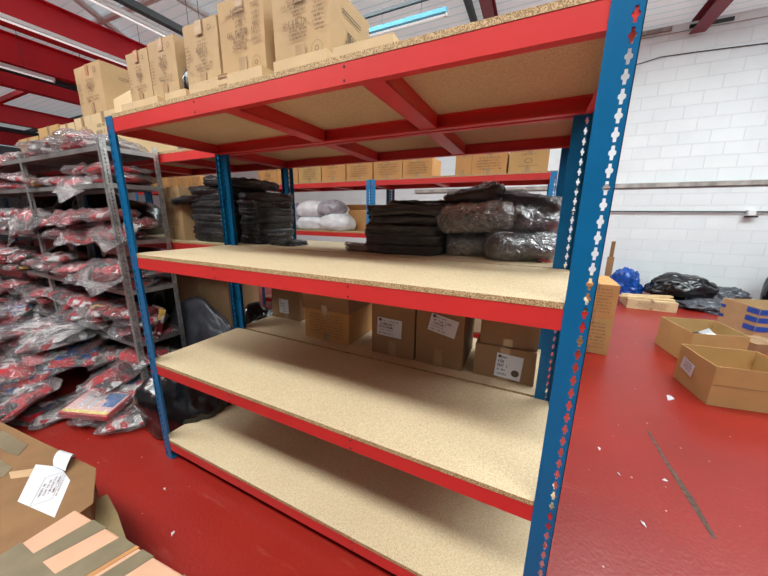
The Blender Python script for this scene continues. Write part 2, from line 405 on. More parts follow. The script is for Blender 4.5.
def paper_label(parent, x, z, w, h, y, seed=0, tilt=0, dot=False, name='shipping_label', M=None):
    r = random.Random(seed); t = MB().box(-w/2,w/2,-.0008,0,-h/2,h/2).build(name, M_paper, parent)
    t.location = (x,y,z); t.rotation_euler = (0,tilt,0)
    m = MB(); n = 5
    for i in range(n):
        zz = h/2-h*(i+.8)/(n+.6); L = r.uniform(.5,.95)
        marks(m, -w*.42, -w*.42+w*.84*L*(.7 if dot else 1), zz, h*(.13 if i in (1,2) else .08), r, y=-.0012)
    ring(m, -w*.38, h*.38, w*.06, -.0012, w=.9)
    if dot: ring(m, w*.28, -h*.22, w*.15, -.0012, w=.98)
    m.build('printing', M_ink, t)
    return t
def body_mb(w, d, h, seed, amp=.003, n=5, flap=True):
    m = MB(); off = Vector((seed*3.7, seed*1.3, seed*.7))
    def P_(x,y,z):
        q = noise.noise_vector(Vector((x,y,z))*5+off)*amp
        # corners stay crisp, faces bulge a little
        bx = (1-(2*y/d-0)**2 if d else 0); 
        return (x+q.x, y+q.y, max(0.0,z+q.z) if z < h*.5 else z+q.z*.7)
    def face(f):
        vs = [P_(*f(i/n,j/n)) for j in range(n+1) for i in range(n+1)]
        m.add(vs, [(j*(n+1)+i,j*(n+1)+i+1,(j+1)*(n+1)+i+1,(j+1)*(n+1)+i) for j in range(n) for i in range(n)])
    face(lambda u,v: (-w/2+w*u, -d/2, h*v)); face(lambda u,v: (w/2-w*u, d/2, h*v))
    face(lambda u,v: (w/2, -d/2+d*u, h*v)); face(lambda u,v: (-w/2, d/2-d*u, h*v))
    face(lambda u,v: (-w/2+w*u, -d/2+d*v, h)); face(lambda u,v: (-w/2+w*u, d/2-d*v, 0))
    return m
def carton(label, x0, x1, y0, d, z, h, mat, seed, layout='a', rz=0, group=None, name='carton', cat='carton', tape=True, ink=None, amp=.003, side=False):
    w = x1-x0; ink = ink or M_inkb
    t = thing(name, label, cat, ((x0+x1)/2, y0+d/2, z), rz, group)
    body_mb(w,d,h,seed,amp).build('body', mat, t)
    r = random.Random(seed); yf = -d/2-amp-.0006
    if tape:
        tw = min(.024, w*.09)
        for q in ((-tw,tw,yf-.0002,yf+.0006,h*.80,h+.001),(-tw,tw,yf-.0002,yf+.0006,.0,h*.24),(-tw,tw,yf,d/2,h+.003,h+.0036)): MB().box(*q).build('tape', M_tape, t)
        MB().box(-w/2+.002,w/2-.002,-.0012,.0012,h+.0022,h+.0029).build('flap_seam', M_inkb, t)
    m = MB(); y = yf-.0006
    if layout == 'a':      # column of short words left, block in the middle
        for i in range(8): marks(m, -w*.47, -w*.47+w*r.uniform(.1,.19), h*(.66-.055*i), h*.028, r, y=y)
        for i,(a,b,s) in enumerate([(-.12,.22,.035),(-.08,.18,.03),(-.13,.2,.07),(-.07,.2,.055),(-.06,.15,.03),(.0,.14,.03),(-.2,.34,.034),(-.15,.3,.034)]):
            marks(m, w*a, w*b, h*(.70-.058*i), h*s, r, y=y)
        ring(m, w*.3, h*.85, w*.05, y, w=.25)
    elif layout == 'b':    # block in the middle, column of words on the right
        for i,(a,b,s) in enumerate([(-.22,.14,.04),(-.32,.14,.04),(-.15,.1,.035),(-.12,.14,.035),(-.1,.08,.035)]):
            marks(m, w*a, w*b, h*(.84-.05*i), h*s, r, y=y)
        marks(m, -w*.3, w*.16, h*.55, h*.07, r, y=y); marks(m, -w*.18, w*.1, h*.49, h*.04, r, y=y)
        for i in range(3): marks(m, -w*.2, w*.14, h*(.44-.05*i), h*.035, r, y=y)
        for i in range(9): marks(m, w*r.uniform(.22,.3), w*.44, h*(.84-.058*i), h*.03, r, y=y)
        ring(m, w*.3, h*.13, w*.10, y, w=.05); ring(m, w*.3, h*.13, w*.035, y, w=.3)
    elif layout == 'c':    # rows of print across
        for i in range(5): marks(m, -w*r.uniform(.25,.38), w*r.uniform(.25,.38), h*(.75-.13*i), h*.07, r, y=y)
    elif layout == 'd':    # emblem in the middle
        ring(m, 0, h*.5, w*.10, y, w=.2, ez=.6); marks(m,-w*.2,w*.2,h*.78,h*.06,r,y=y); marks(m,-w*.25,w*.25,h*.28,h*.05,r,y=y)
    elif layout == 'e':    # dense rows with a smudge of tape in the middle
        for i in range(8): marks(m, -w*.38, w*.38, h*(.86-.095*i), h*.045, r, y=y)
    if m.v: m.build('printing', ink, t)
    if side:
        s = MB(); 
        for i in range(3):
            marks(s, -d*.3, d*.3, 0, .012, r, y=0); 
        so = MB()
        for zz in (h*.78,h*.74): so.add([(0,-d*.22,zz),(0,d*.24,zz-.0),(0,d*.24,zz-.004),(0,-d*.22,zz-.004)],[(0,1,2,3)])
        q = MB(); 
        for zz,(a,b),s_ in ((h*.45,(-.1,.25),.03),(h*.33,(-.15,.22),.022),(h*.2,(-.25,.1),.018)):
            marks(q, d*a, d*b, zz, s_, r, y=0)
        for (x,yy,zz) in q.v: pass
        q.v = [(w/2+amp+.001, x, zz) for (x,yy,zz) in q.v]
        so.v = [(w/2+amp+.001, yy, zz) for (x,yy,zz) in so.v]
        so.add(q.v, q.f); so.build('side_printing', M_ink, t)
    return t

ZA = 1.985+.0182
G = 'flat cartons lying under the upright cartons'
# flat cartons under the row on the front rack
for i,(a,b,h,lab) in enumerate([(.14,.44,.036,'leftmost flat pale carton lying on the top shelf edge'),(.49,.64,.034,'short flat carton lying under the narrow gap between upright cartons'),
                          (.655,1.07,.042,'flat carton lying under the third and fourth upright cartons'),(1.115,1.345,.040,'flat carton lying under the rightmost upright carton'),
                          (1.36,1.575,.034,'rightmost flat carton on the top shelf, nothing on it')]):
    carton(lab, a+.004, b-.006, .010, .30, ZA, h-.004, M_cardl, 20+i, layout='', tape=(i in (2,)), amp=.0015, name='flat_carton')
ZT = ZA+.044
carton('leftmost upright printed carton on the top shelf of the front rack', .125,.304,.070,.25,ZT-.004,.226,M_cardu,1,'a')
carton('second upright printed carton from the left on the top shelf', .314,.508,.070,.25,ZT,.232,M_cardu,2,'a')
carton('third upright printed carton, right of the gap with the black bag', .572,.782,.070,.25,ZT,.240,M_cardu,3,'a')
carton('fourth upright printed carton with a round mark low on its face', .796,1.030,.070,.27,ZT+.006,.262,M_card,4,'b')
carton('rightmost upright printed carton on the top shelf, its side also printed', 1.078,1.314,.065,.27,ZT,.218,M_cardu,5,'b',side=True)
# tilted loose flap left of the row
t = thing('cardboard_flap','loose tilted cardboard flap leaning left of the leftmost upright carton','cardboard',(.085,.06,ZA),0)
q = MB().box(-.075,.05,-.004,.0,0,.095).build('panel', M_cardl, t); q.rotation_euler=(R(-12),R(-16),R(12)); q.location=(0,0,.022)

# cartons on the rack behind at left, top level
carton('large tall printed carton standing on two lower cartons above the grey shelving', -1.945,-1.50,.70,.45,2.405,.395,M_card,6,'a',side=True)
carton('lower pale carton under the left half of the large tall carton', -2.10,-1.785,.69,.5,ZA,.40,M_cardl,7,'c')
carton('lower pale carton under the right half of the large tall carton', -1.78,-1.36,.69,.5,ZA,.40,M_cardl,8,'c')
carton('pale carton left of the two cartons that carry the large one', -2.42,-2.12,.69,.5,ZA,.38,M_cardl,9,'c')
carton('yellow tan carton, second from the left above the grey shelving', -2.93,-2.45,.69,.45,ZA,.40,M_cardy,10,'c')
carton('leftmost yellow tan carton above the grey shelving', -3.5,-2.97,.69,.45,ZA,.34,M_cardy,11,'c')
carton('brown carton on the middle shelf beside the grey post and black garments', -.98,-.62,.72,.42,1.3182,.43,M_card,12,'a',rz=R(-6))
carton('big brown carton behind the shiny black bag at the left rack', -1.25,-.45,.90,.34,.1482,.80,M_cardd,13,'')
# cartons on the rack behind, third level
Z3=.660+.0182
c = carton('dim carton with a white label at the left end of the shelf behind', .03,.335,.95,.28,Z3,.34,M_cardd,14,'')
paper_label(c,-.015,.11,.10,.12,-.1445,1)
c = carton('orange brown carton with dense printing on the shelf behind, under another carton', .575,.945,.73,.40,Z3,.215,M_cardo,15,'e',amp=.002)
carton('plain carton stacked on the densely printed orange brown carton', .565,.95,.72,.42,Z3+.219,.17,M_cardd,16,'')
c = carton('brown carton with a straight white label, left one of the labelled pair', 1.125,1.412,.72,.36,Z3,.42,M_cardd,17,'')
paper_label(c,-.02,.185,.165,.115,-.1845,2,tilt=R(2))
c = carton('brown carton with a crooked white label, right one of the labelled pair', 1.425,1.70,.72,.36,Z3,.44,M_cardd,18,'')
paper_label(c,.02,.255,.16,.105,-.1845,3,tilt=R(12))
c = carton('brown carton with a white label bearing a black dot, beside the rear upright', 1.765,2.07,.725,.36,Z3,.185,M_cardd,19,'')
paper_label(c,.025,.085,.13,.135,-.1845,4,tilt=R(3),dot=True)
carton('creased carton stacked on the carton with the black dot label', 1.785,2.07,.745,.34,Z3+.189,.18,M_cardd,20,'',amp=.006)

# row on top of the rear racks
ZD = ZA
rows = [(-2.06,-1.66,'a',M_cardo),(-1.65,-1.25,'c',M_cardo),(-1.23,-.83,'c',M_cardy),(-.81,-.42,'d',M_cardo),(-.395,.0,'c',M_cardo),(.02,.42,'c',M_cardo),(.43,.81,'c',M_cardo),
        (1.09,1.27,'',M_cardo),(1.275,1.645,'c',M_cardo),(1.665,2.045,'d',M_cardy)]
names = ['leftmost orange carton on top of the rear rack by the white wall','orange carton on the rear rack, second from its left end','yellow tan carton left of the paired light blue uprights, on the rear rack top',
 'orange carton with an emblem just left of the paired light blue uprights','orange carton directly above the paired light blue uprights','orange carton just right of the paired light blue uprights',
 'orange carton showing its darker right side on the rear rack','narrow plain orange carton near the right end of the rear rack','printed orange carton second from the right end of the rear rack','yellow tan carton with an emblem at the right end of the rear rack']
for i,((a,b,l,m),nm) in enumerate(zip(rows,names)):
    carton(nm, a,b,2.83,.38,ZD,.225,m,30+i,l, amp=.004)
for i in range(6):
    x = -5.5+i*.34
    carton('orange carton on the furthest left rear rack, seen past the grey post', x,x+.32,2.83,.4,ZD,.21,M_cardo,50+i,'c',group='cartons on the furthest left rear rack')
# lower goods of the rear rack
def open_carton(label, pts, h, mat, name='open_carton', seed=0, th=.006, flaps=(), floor_z=0.0, extra=None, inner=None):
    """pts: four corners (x,y) anticlockwise or clockwise; walls with thickness, open top"""
    cx = sum(p[0] for p in pts)/4; cy = sum(p[1] for p in pts)/4
    t = thing(name, label, 'carton', (cx,cy,floor_z))
    P4 = [Vector((p[0]-cx,p[1]-cy,0)) for p in pts]
    m = MB(); m.prism([(p.x*.985,p.y*.985) for p in P4],0.001,.005)
    for i in range(4):
        a, b = P4[i], P4[(i+1)%4]; ia, ib = a*(1-th/a.length*1.4), b*(1-th/b.length*1.4)
        n = 8; vs=[]
        for k in range(n+1):
            s = k/n; o = a.lerp(b,s); q = ia.lerp(ib,s); dz = noise.noise(Vector((i*3.1+s*2.5,seed,0)))*.006*(4*s*(1-s)+.2)
            bul = noise.noise(Vector((i*2.1+s*2,seed+5,1)))*.006*4*s*(1-s)
            nn = o.normalized()*bul
            vs += [(o.x,o.y,0),(o.x+nn.x,o.y+nn.y,h+dz),(q.x+nn.x,q.y+nn.y,h+dz),(q.x,q.y,0)]
        fs=[]
        for k in range(n):
            o_=4*k; fs += [(o_,o_+4,o_+5,o_+1),(o_+1,o_+5,o_+6,o_+2),(o_+2,o_+6,o_+7,o_+3)]
        m.add(vs,fs)
    m.build('body', mat, t)
    return t, P4
open_carton('small open carton with raised flap on the rear rack, left of light blue uprights', [(-.60,3.18),(-.10,3.18),(-.10,3.40),(-.60,3.40)], .30, M_cardo, floor_z=1.3182+0.0)
t = bpy.data.objects['open_carton']
fl = MB().box(-.22,.22,-.12,0,0,.005).build('flap', M_cardo, t); fl.location=(0,-.11,.30); fl.rotation_euler=(R(-38),0,0)
carton('dark maroon carton on a low shelf of the rear rack', -1.3,-.6,2.85,.4,Z3,.42,simple('maroon_print',(.12,.03,.03),rough=.6),61,'c',ink=M_paper)
carton('plain dark carton beside the maroon carton on the rear rack', -.5,-.05,2.85,.4,Z3,.42,M_cardb,62,'')

# orange cartons on the floor right of the rack
carton('lower yellow tan carton of the pair on the floor beside the blue upright', 2.50,2.912,3.14,.62,0,.43,M_cardy,63,'e',amp=.005,rz=R(-2))
carton('upper orange carton of the pair on the floor beside the blue upright', 2.49,2.905,3.14,.64,.436,.385,M_cardo,64,'e',amp=.006)
carton('long low pale carton on the floor by the black bags, planks on it', 3.62,4.30,5.65,.5,0,.165,M_cardl,65,'c',amp=.004)
t = thing('timber_plank','short timber plank lying across the long low pale carton','plank',(3.93,5.80,.172),R(4))
MB().box(-.42,.36,-.045,.045,0,.022).build('plank', M_wood, t, bevel=.002)
t = thing('timber_plank','second timber plank lying askew behind the first one','plank',(4.0,5.98,.172),R(18))
MB().box(-.36,.36,-.04,.04,0,.03).build('plank', M_wood, t, bevel=.002)

# open cartons
A = [(3.53,3.86),(3.63,3.26),(4.12,3.40),(4.06,3.96)]
tA,_ = open_carton('open yellowish carton with a white paper inside, behind the labelled one', A, .36, M_cardy, seed=3)
B = [(3.40,2.86),(3.468,2.375),(4.03,2.47),(3.965,2.955)]
tB,P4 = open_carton('nearest open carton, with a small white label on its left side', B, .355, M_cardy, seed=4)
# label on its left side
a,b = P4[0],P4[1]; d=(b-a).normalized(); nrm = Vector((d.y,-d.x,0));
if nrm.dot(a) < 0: nrm = -nrm
lo = MB().box(-.085,.085,-.001,0,-.06,.06).build('shipping_label', M_paper, tB)
lo.location = a.lerp(b,.36)+nrm*.009+Vector((0,0,.20)); lo.rotation_euler=(0,R(10),math.atan2(d.y,d.x))
m = MB(); r=random.Random(5)
for i in range(4): marks(m,-.055,.06,.035-.02*i,.012,r,y=-.0016)
m.build('printing', M_ink, lo)
def crease(parent,P4,i,z,mat=M_cardd):
    a,b=P4[i],P4[(i+1)%4]; dd=(b-a).normalized(); nr=Vector((dd.y,-dd.x,0))
    if nr.dot(a)<0: nr=-nr
    o=MB().box(.003,(b-a).length-.003,-.0012,.0012,-.0015,.0015).build('crease', mat, parent); o.location=a+nr*.0045+Vector((0,0,z)); o.rotation_euler=(0,0,math.atan2(dd.y,dd.x))
crease(tB,P4,1,.19); 
t = thing('paper_sheet','white crumpled paper inside the rear open carton','paper',(3.90,3.62,.20),.4)
MB().add([(-.12,-.08,0),(.1,-.1,.02),(.14,.08,.0),(0,.02,.14),(-.1,.1,.03),(.02,-.02,.10)],[(0,1,5),(1,2,5),(2,3,5),(3,4,5),(4,0,5)]).build('sheet',M_paper,t)
t = thing('polythene_bag','folded black polythene lying in the rear open carton','bag',(3.93,3.62,.006),0)
# big carton with blue tape
C_ = [(4.60,5.16),(4.76,4.66),(5.6,4.86),(5.44,5.40)]
tC,P4 = open_carton('large open brown carton strapped with blue tape at the right edge', C_, .42, M_card, seed=6)
bt = MB()
for z in (.33,.22,.10):
    for i,(s0,s1) in ((0,(.70,1.0)),(1,(0,.16))):
        a,b=P4[i],P4[(i+1)%4]; p=a.lerp(b,s0); q=a.lerp(b,s1); dd=(b-a).normalized(); nr=Vector((dd.y,-dd.x,0))
        if nr.dot(a)<0: nr=-nr
        p=p+nr*.007; q=q+nr*.007
        bt.add([(p.x,p.y,z),(q.x,q.y,z-.0),(q.x,q.y,z+.07),(p.x,p.y,z+.07)],[(0,1,2,3)])
bt.build('tape', M_tapeb, tC)
bt = MB()
for z in (.30,.16):
    a,b=P4[3],P4[0]; p=b+Vector((-.012,.0,0)); bt.add([(p.x,p.y-.02,z),(p.x+.03,p.y-.07,z),(p.x+.03,p.y-.07,z+.04),(p.x,p.y-.02,z+.04)],[(0,1,2,3)])
bt.build('tape', M_tapeb, tC)
carton('small brown carton piece between the nearest open carton and the taped one', 4.42,4.75,4.05,.3,0,.12,M_cardd,66,'',rz=R(20))

# ------------------------------------------------------------------ crumpled bags
def blob(name, label, loc, size, mat, seed, cat='bag', amp=.28, freq=1.7, sharp=1.0, rz=0, sub=4, knot=True, flat=.35, ret=False):
    t = thing(name, label, cat, loc, rz)
    import bmesh
    bm = bmesh.new(); bmesh.ops.create_icosphere(bm, subdivisions=sub, radius=1)
    off = Vector((seed*7.1,seed*2.3,seed))
    for v in bm.verts:
        p = v.co.copy()
        n1 = noise.noise(p*freq+off); n2 = abs(noise.noise(p*freq*2.6+off)); n3 = abs(noise.noise(Vector((p.x*7,p.y*7,p.z*3))+off))
        s = 1+amp*n1+amp*.7*(.3-n2)*sharp+amp*.35*(.3-n3)*sharp
        q = p*s
        if q.z < -flat: q.z = -flat+(q.z+flat)*.05
        v.co = Vector((q.x*size[0]/2, q.y*size[1]/2, (q.z+flat)*size[2]/(1+flat)))
    zmin = min(v.co.z for v in bm.verts)
    for v in bm.verts: v.co.z -= zmin
    me = bpy.data.meshes.new(name); bm.to_mesh(me); bm.free(); me.materials.append(mat)
    for p_ in me.polygons: p_.use_smooth = True
    link('film', me, t)
    if knot:
        k = MB(); n=10
        r = random.Random(seed); base = Vector((size[0]*.28,-size[1]*.1,size[2]*.8))
        for j in range(5):
            a0 = r.uniform(0,2*PI); p=[base+Vector((math.cos(a0)*s*.05*size[0]*2, math.sin(a0)*s*.05*size[1]*2, s*.05-.06*s*s)) for s in (0,.5,1,1.6)]
            w = .02
            for i in range(3):
                w0=w*(.4+i*.5); w1=w*(.4+(i+1)*.5); dd=(p[i+1]-p[i]).cross(Vector((0,0,1))).normalized()
                k.add([p[i]-dd*w0,p[i]+dd*w0,p[i+1]+dd*w1,p[i+1]-dd*w1],[(0,1,2,3)])
        k.build('knot', mat, t)
    return t
bpy.data.objects.remove(bpy.data.objects['polythene_bag'])
blob('polythene_bag','folded black polythene lying in the rear open carton',(3.88,3.63,.008),(.46,.46,.27),M_binbag,1,knot=False,amp=.15)
blob('bin_bag','black bin bag slumped on the floor left of the front rack',(-.27,.36,0),(.74,.60,.50),M_binbag,2,sub=5,amp=.20,sharp=.5,knot=False)
blob('bin_bag','big shiny black bag on the left rack in front of a brown carton',(-.72,.76,.1485),(.95,.22,.62),M_binbag2,3,sub=5,amp=.14,sharp=.6,knot=False)
blob('garment_bag','dark bagged garments at the right end of the left rack bottom shelf',(-.14,.95,.1485),(.22,.5,.55),M_binbag,4,knot=False)
blob('blue_bag','bright blue plastic bag against the white wall',(3.80,6.85,0),(.56,.45,.50),M_bluebag,5,sub=5,amp=.3)
blob('bin_bag','large black bin bag by the white wall, upper of the pile',(4.62,6.62,.135),(1.02,.6,.38),M_binbag,6,sub=5,amp=.22,sharp=.7,knot=False)
blob('bin_bag','low grey black polythene sheet bundled in front of the large black bag',(4.95,6.15,0),(.95,.55,.17),M_binbag2,7,sub=5,amp=.4,knot=False)
blob('bin_bag','dark blue grey bag slumped right of the large black bag',(5.25,6.7,0),(.75,.6,.32),M_binbag2,8,sub=5,amp=.35,knot=False)
blob('bin_bag','flat black bag lying under the large black bag',(4.55,6.62,0),(.8,.5,.12),M_binbag,9,knot=False,amp=.2)
blob('black_sack','tall black sack standing by the wall at the right edge',(5.98,6.75,0),(.42,.4,.88),M_binbag,10,knot=False,amp=.15)
blob('black_bag','small black bag wedged in the gap between upright cartons',(.540,.12,ZA+.038),(.042,.10,.13),M_binbag,11,knot=False,amp=.2,sub=3)
for x,z,w,h,nm in ((-3.9,1.3182,.75,.50,'dark bag on the far left rack middle shelf, left of three'),(-3.2,1.3182,.65,.42,'dark bag on the far left rack middle shelf, middle of three'),(-2.55,1.3182,.6,.5,'dark bag on the far left rack middle shelf, right of three'),
                   (-3.85,.1485,.8,.95,'big dark bag on the far left rack low shelf, left of three'),(-3.1,.1485,.7,1.0,'big dark bag on the far left rack low shelf, middle of three'),(-2.5,.1485,.6,.9,'big dark bag on the far left rack low shelf, right of three'),
                   (-1.8,1.3182,.6,.34,'dark bag on the left rack middle shelf behind the grey shelving'),(-1.72,.1485,.72,1.0,'big dark bag on the left rack low shelf behind the grey shelving')):
    blob('garment_bag',nm,(x,.95,z),(w,.48,h),M_binbag,int(-x*10),knot=False,amp=.15,sub=4,sharp=.6)
# white bags on the rear rack middle shelf
i=0
M_greybag = simple('greyish_polythene',(.34,.32,.36),rough=.3,bump=.8,bscale=20,var=.4,scale=12)
for (x,y,z,w,h,nm) in [(-1.50,3.0,0,.34,.36,'grey tinted bagged bundle at the left of the white bags'),(-1.12,3.0,0,.56,.22,'lower left white bagged bundle on the rear rack'),(-1.10,3.0,.20,.56,.22,'upper left white bagged bundle on the rear rack'),
                 (-.66,2.96,.0,.52,.24,'lower right white bagged bundle in front of the small open carton'),(-.76,2.98,.22,.42,.20,'grey tinted bundle on top at the right of the white bags')]:
    blob('bagged_bundle',nm,(x,y,1.3185+z),(w*1.12,.40,h*1.1),M_greybag if 'grey' in nm else M_whitebag,20+i,cat='bundle',knot=False,amp=.12,sub=4,flat=.6,sharp=.6); i+=1
# ------------------------------------------------------------------ soft packs
def pillow(w, d, h, seed, mat, amp=.012, nx=18, ny=14, droop=0, edge=.5, name='garment', skirt=0, freq=9):
    off = Vector((seed*5.3, seed*1.7, seed*.9)); m = MB(); 
    def outline(u,v):
        rx = 1-.10*abs(v)**6; ry = 1-.10*abs(u)**6
        x = u*w/2*rx; y = v*d/2*ry
        q = noise.noise_vector(Vector((x*7,y*7,0))+off)*amp*1.3
        return x+q.x, y+q.y
    def z_(u,v,x,y,top):
        e = max(0,(1-abs(u)**5)*(1-abs(v)**5))**edge
        n = noise.noise(Vector((x*freq,y*freq*1.6,2))+off)*amp + noise.noise(Vector((x*30,y*26,4))+off)*amp*.45
        zz = h*.42 + (h*.55*e+n*(.35+e)*.8 if top else -h*.42*e + n*.15*e)
        return max(.001,zz) if not top else zz
    for top in (1,0):
        vs=[]
        for j in range(ny+1):
            for i in range(nx+1):
                u=-1+2*i/nx; v=-1+2*j/ny; x,y=outline(u,v); z=z_(u,v,x,y,top)
                if i in (0,nx) or j in (0,ny): z=h*.42+noise.noise(Vector((x*12,y*12,1))+off)*amp*.6; z=max(.001,z)
                if droop:
                    k=max(0,-y-d*.12); z-=droop*k*k*6
                    k=0
                vs.append((x,y,z))
        fs=[]
        for j in range(ny):
            for i in range(nx):
                a=j*(nx+1)+i; f=(a,a+1,a+nx+2,a+nx+1); fs.append(f if top else f[::-1])
        m.add(vs,fs)
    return m.mesh(name, mat, smooth=True)
# prototypes: several pack meshes, each in each print
variants=[]
for i in range(10):
    r=random.Random(i*11+3); w=r.uniform(.30,.42); d=r.uniform(.26,.34); h=r.uniform(.045,.075); dr=(0,0,.5,.9)[i%4]
    body=pillow(w*.9,d*.9,h,i,M_pr[0],amp=.018,droop=dr,edge=.4,name='folded_garment'); wrap=pillow(w*1.1,d*1.14,h*1.2,i+40,M_film,amp=.040,droop=dr,edge=.6,name='plastic_wrap',freq=15)
    bodies=[]
    for mt in M_pr:
        b2=body.copy(); b2.materials.clear(); b2.materials.append(mt); bodies.append(b2)
    variants.append((w,d,h,bodies,wrap))
def pack(loc, rot, vi, mi, label, group, scale=1):
    w,d,h,bodies,wrap=variants[vi%10]
    t=bpy.data.objects.new('garment_pack',None); col.objects.link(t); t.empty_display_size=.05
    t.location=loc; t.rotation_euler=rot; t.scale=(scale,)*3
    tag(t,label,'garment pack',group)
    link('folded_garment',bodies[mi],t); link('plastic_wrap',wrap,t)
    return t

# ------------------------------------------------------------------ grey shelving with packs
gp=MB(); holed_plate(gp,.038,2.03,.019,.0045,.008,lambda u,t,z:(u,t,z),pitch=.0254,z0=.005); holed_plate(gp,.038,2.03,.019,.0045,.008,lambda u,t,z:(t,u,z),pitch=.0254,z0=.005)
ME_gp=gp.mesh('post',M_galv); gq=ME_gp.copy(); gq.transform(Matrix.Diagonal((1,-1,1,1))); gq.flip_normals(); ME_gpb=gq
gq=ME_gp.copy(); gq.transform(Matrix.Diagonal((-1,1,1,1))); gq.flip_normals(); ME_gpr=gq
gq=ME_gpr.copy(); gq.transform(Matrix.Diagonal((1,-1,1,1))); gq.flip_normals(); ME_gprb=gq
LV=(1.985,1.74,1.335,.955,.53,.16)
GY0,GY1=.262,.628
def grey_unit(label,x0,x1,right):
    t=thing('steel_shelving',label,'shelving unit',((x0+x1)/2,(GY0+GY1)/2,0))
    ox,oy=(x0+x1)/2,(GY0+GY1)/2
    def pst(me,x,y): o=link('post',me,t); o.location=(x-ox,y-oy,0)
    pst(ME_gp,x0,GY0); pst(ME_gpb,x0,GY1)
    if right: pst(ME_gpr,x1,GY0); pst(ME_gprb,x1,GY1)
    for z in LV:
        m=MB(); a,b,c,d=x0-ox+.003,x1-ox-.003,GY0-oy+.003,GY1-oy-.003
        m.box(a,b,c,d,z-.0015,z)
        m.box(a,b,c,c+.0015,z-.034,z); m.box(a,b,d-.0015,d,z-.034,z); m.box(a,a+.0015,c,d,z-.034,z); m.box(b-.0015,b,c,d,z-.034,z)
        m.box(a,b,c+.0015,c+.012,z-.034,z-.0325)
        m.build('shelf',M_galvd,t)
    return t
UX=[(-2.12,-.72,'right'),(-3.62,-2.15,'middle'),(-5.15,-3.65,'left')]
grey_unit('right bay of the grey steel shelving, next to the front rack',-2.12,-.72,True)
grey_unit('middle bay of the grey steel shelving full of red garment packs',-3.62,-2.12,False)
grey_unit('left bay of the grey steel shelving at the picture edge',-5.15,-3.62,False)
ordn=['top','second','third','fourth','fifth','lowest']
r=random.Random(42)
tones=[[3,3,1,3,0],[0,1,3,3,4,0],[1,0,0,3,1],[0,0,1,3,1,4],[0,1,3,2,0,4],[3,1,5,0,3]]
for li,z in enumerate(LV):
    for (xa,xb,nm) in UX:
        if nm=='left' and li in (0,):  pass
        lab='bagged red and white garment pack on the %s shelf of the grey shelving, %s bay'%(ordn[li],nm)
        grp='garment packs on the %s shelf, %s bay'%(ordn[li],nm)
        cols_=4 if nm!='left' else 3
        nl = {0:2,1:2,2:3,3:3,4:4,5:4}[li]
        if nm=='left': nl=min(nl,3)
        for c_ in range(cols_):
            zz=z+.002
            n = max(1,nl - (1 if r.random()<.4 else 0))
            for k in range(n):
                vi=r.randrange(10); w,d,h,_,_=variants[vi]
                mi=r.choice(tones[li]) 
                if r.random()<.25: mi=2
                x=xa+.17+(xb-xa-.34)*c_/(cols_-1)+r.uniform(-.05,.05)
                front=(k==n-1 or r.random()<.4)
                y=.41+r.uniform(-.03,.03)-(.07 if front and li>1 else 0)
                pack((x,y,zz),(R(r.uniform(-3,3)+(4 if front and li>1 else 0)),R(r.uniform(-5,5)),R(r.uniform(-25,25))),vi,mi,lab,grp,.97)
                zz+=h*.98+.004
# spill of packs on the floor in front of the grey shelving
def pile_h(x,y):
    u=max(0,min(1,(-.70-x)/.45)); v=max(0,min(1,(y+.26+.22*min(1,(-x-.7)/1.2)+.1)/.42)); return .50*u*v
r=random.Random(5)
cnt=0
for i in range(90):
    x=r.uniform(-3.6,-.62); y=r.uniform(-.42,.22)
    hgt=pile_h(x,y)*r.uniform(.45,1)
    if pile_h(x,y)<.02 and r.random()<.75: continue
    if x>-.8 and y<-.1: continue
    if abs(x+.80)<.42 and y<.16: continue
    vi=r.choice((0,1,4,5,8,9)) 
    tilt=R(r.uniform(5,22)) if hgt>.05 else R(r.uniform(0,3))
    pack((x,y,hgt+.012),(tilt,R(r.uniform(-12,12))*(1 if hgt>.05 else .1),R(r.uniform(-60,60))),vi,r.choice([3,1,0,3,2,5,3,1]),
         'crumpled bagged garment pack in the heap spilled on the floor before the grey shelving','packs heaped on the floor',1.08); cnt+=1
# flat printed pack at the front of the heap
t=thing('printed_pack','flat boxed pack with pink, blue and yellow printed face lying at the heap front','garment pack',(-.82,.0,.105),R(24))
t.rotation_euler=(R(9),R(4),R(24))
b=MB().box(-.18,.18,-.125,.125,0,.05).build('body',simple('pack_red',(.55,.04,.05),rough=.3,var=.1),t,bevel=.008)
MB().box(-.165,.165,-.11,.11,.0503,.0510).build('face_panel',simple('pale_pink_print',(.86,.62,.60),rough=.3,var=.15,scale=14),t)
MB().box(-.165,.165,-.11,-.085,.0512,.0518).build('yellow_band',simple('yellow_print',(.85,.75,.25),rough=.3),t)
MB().box(.06,.15,-.04,.10,.0512,.0518).box(.02,.06,.03,.09,.0512,.0518).build('blue_panel',simple('blue_print',(.10,.22,.5),rough=.3,var=.2,scale=20),t)
MB().box(-.03,.0,-.06,.08,.0512,.0518).box(-.10,-.06,-.05,.08,.0512,.0518).build('white_panel',M_paper,t)
link('plastic_wrap',pillow(.40,.29,.065,77,M_film,amp=.012,edge=.4,name='plastic_wrap'),t)
for (x,y,z,rx,ry,rz,v,mi) in ((-.82,.04,.012,0,0,20,0,3),(-.84,.05,.055,2,0,70,4,1),(-1.18,-.10,.012,2,3,-25,1,3),(-.56,.10,.012,0,0,50,5,3),(-1.05,.22,.10,14,0,10,8,0),(-.70,.24,.06,12,-6,-20,9,4),(-1.28,-.2,.04,5,5,30,6,5)):
    pack((x,y,z),(R(rx),R(ry),R(rz)),v,mi,'crumpled bagged garment pack in the heap spilled on the floor before the grey shelving','packs heaped on the floor',1.0)
# upright red boxed pack low on the shelf beside the blue upright
t=thing('printed_pack','red boxed pack with yellow and white printing leaning low on the right bay','garment pack',(-.80,.42,.535),R(-12))
b=MB().box(-.10,.10,-.02,.02,0,.24).build('body',M_pr[4],t,bevel=.004); b.rotation_euler=(R(-18),0,0)

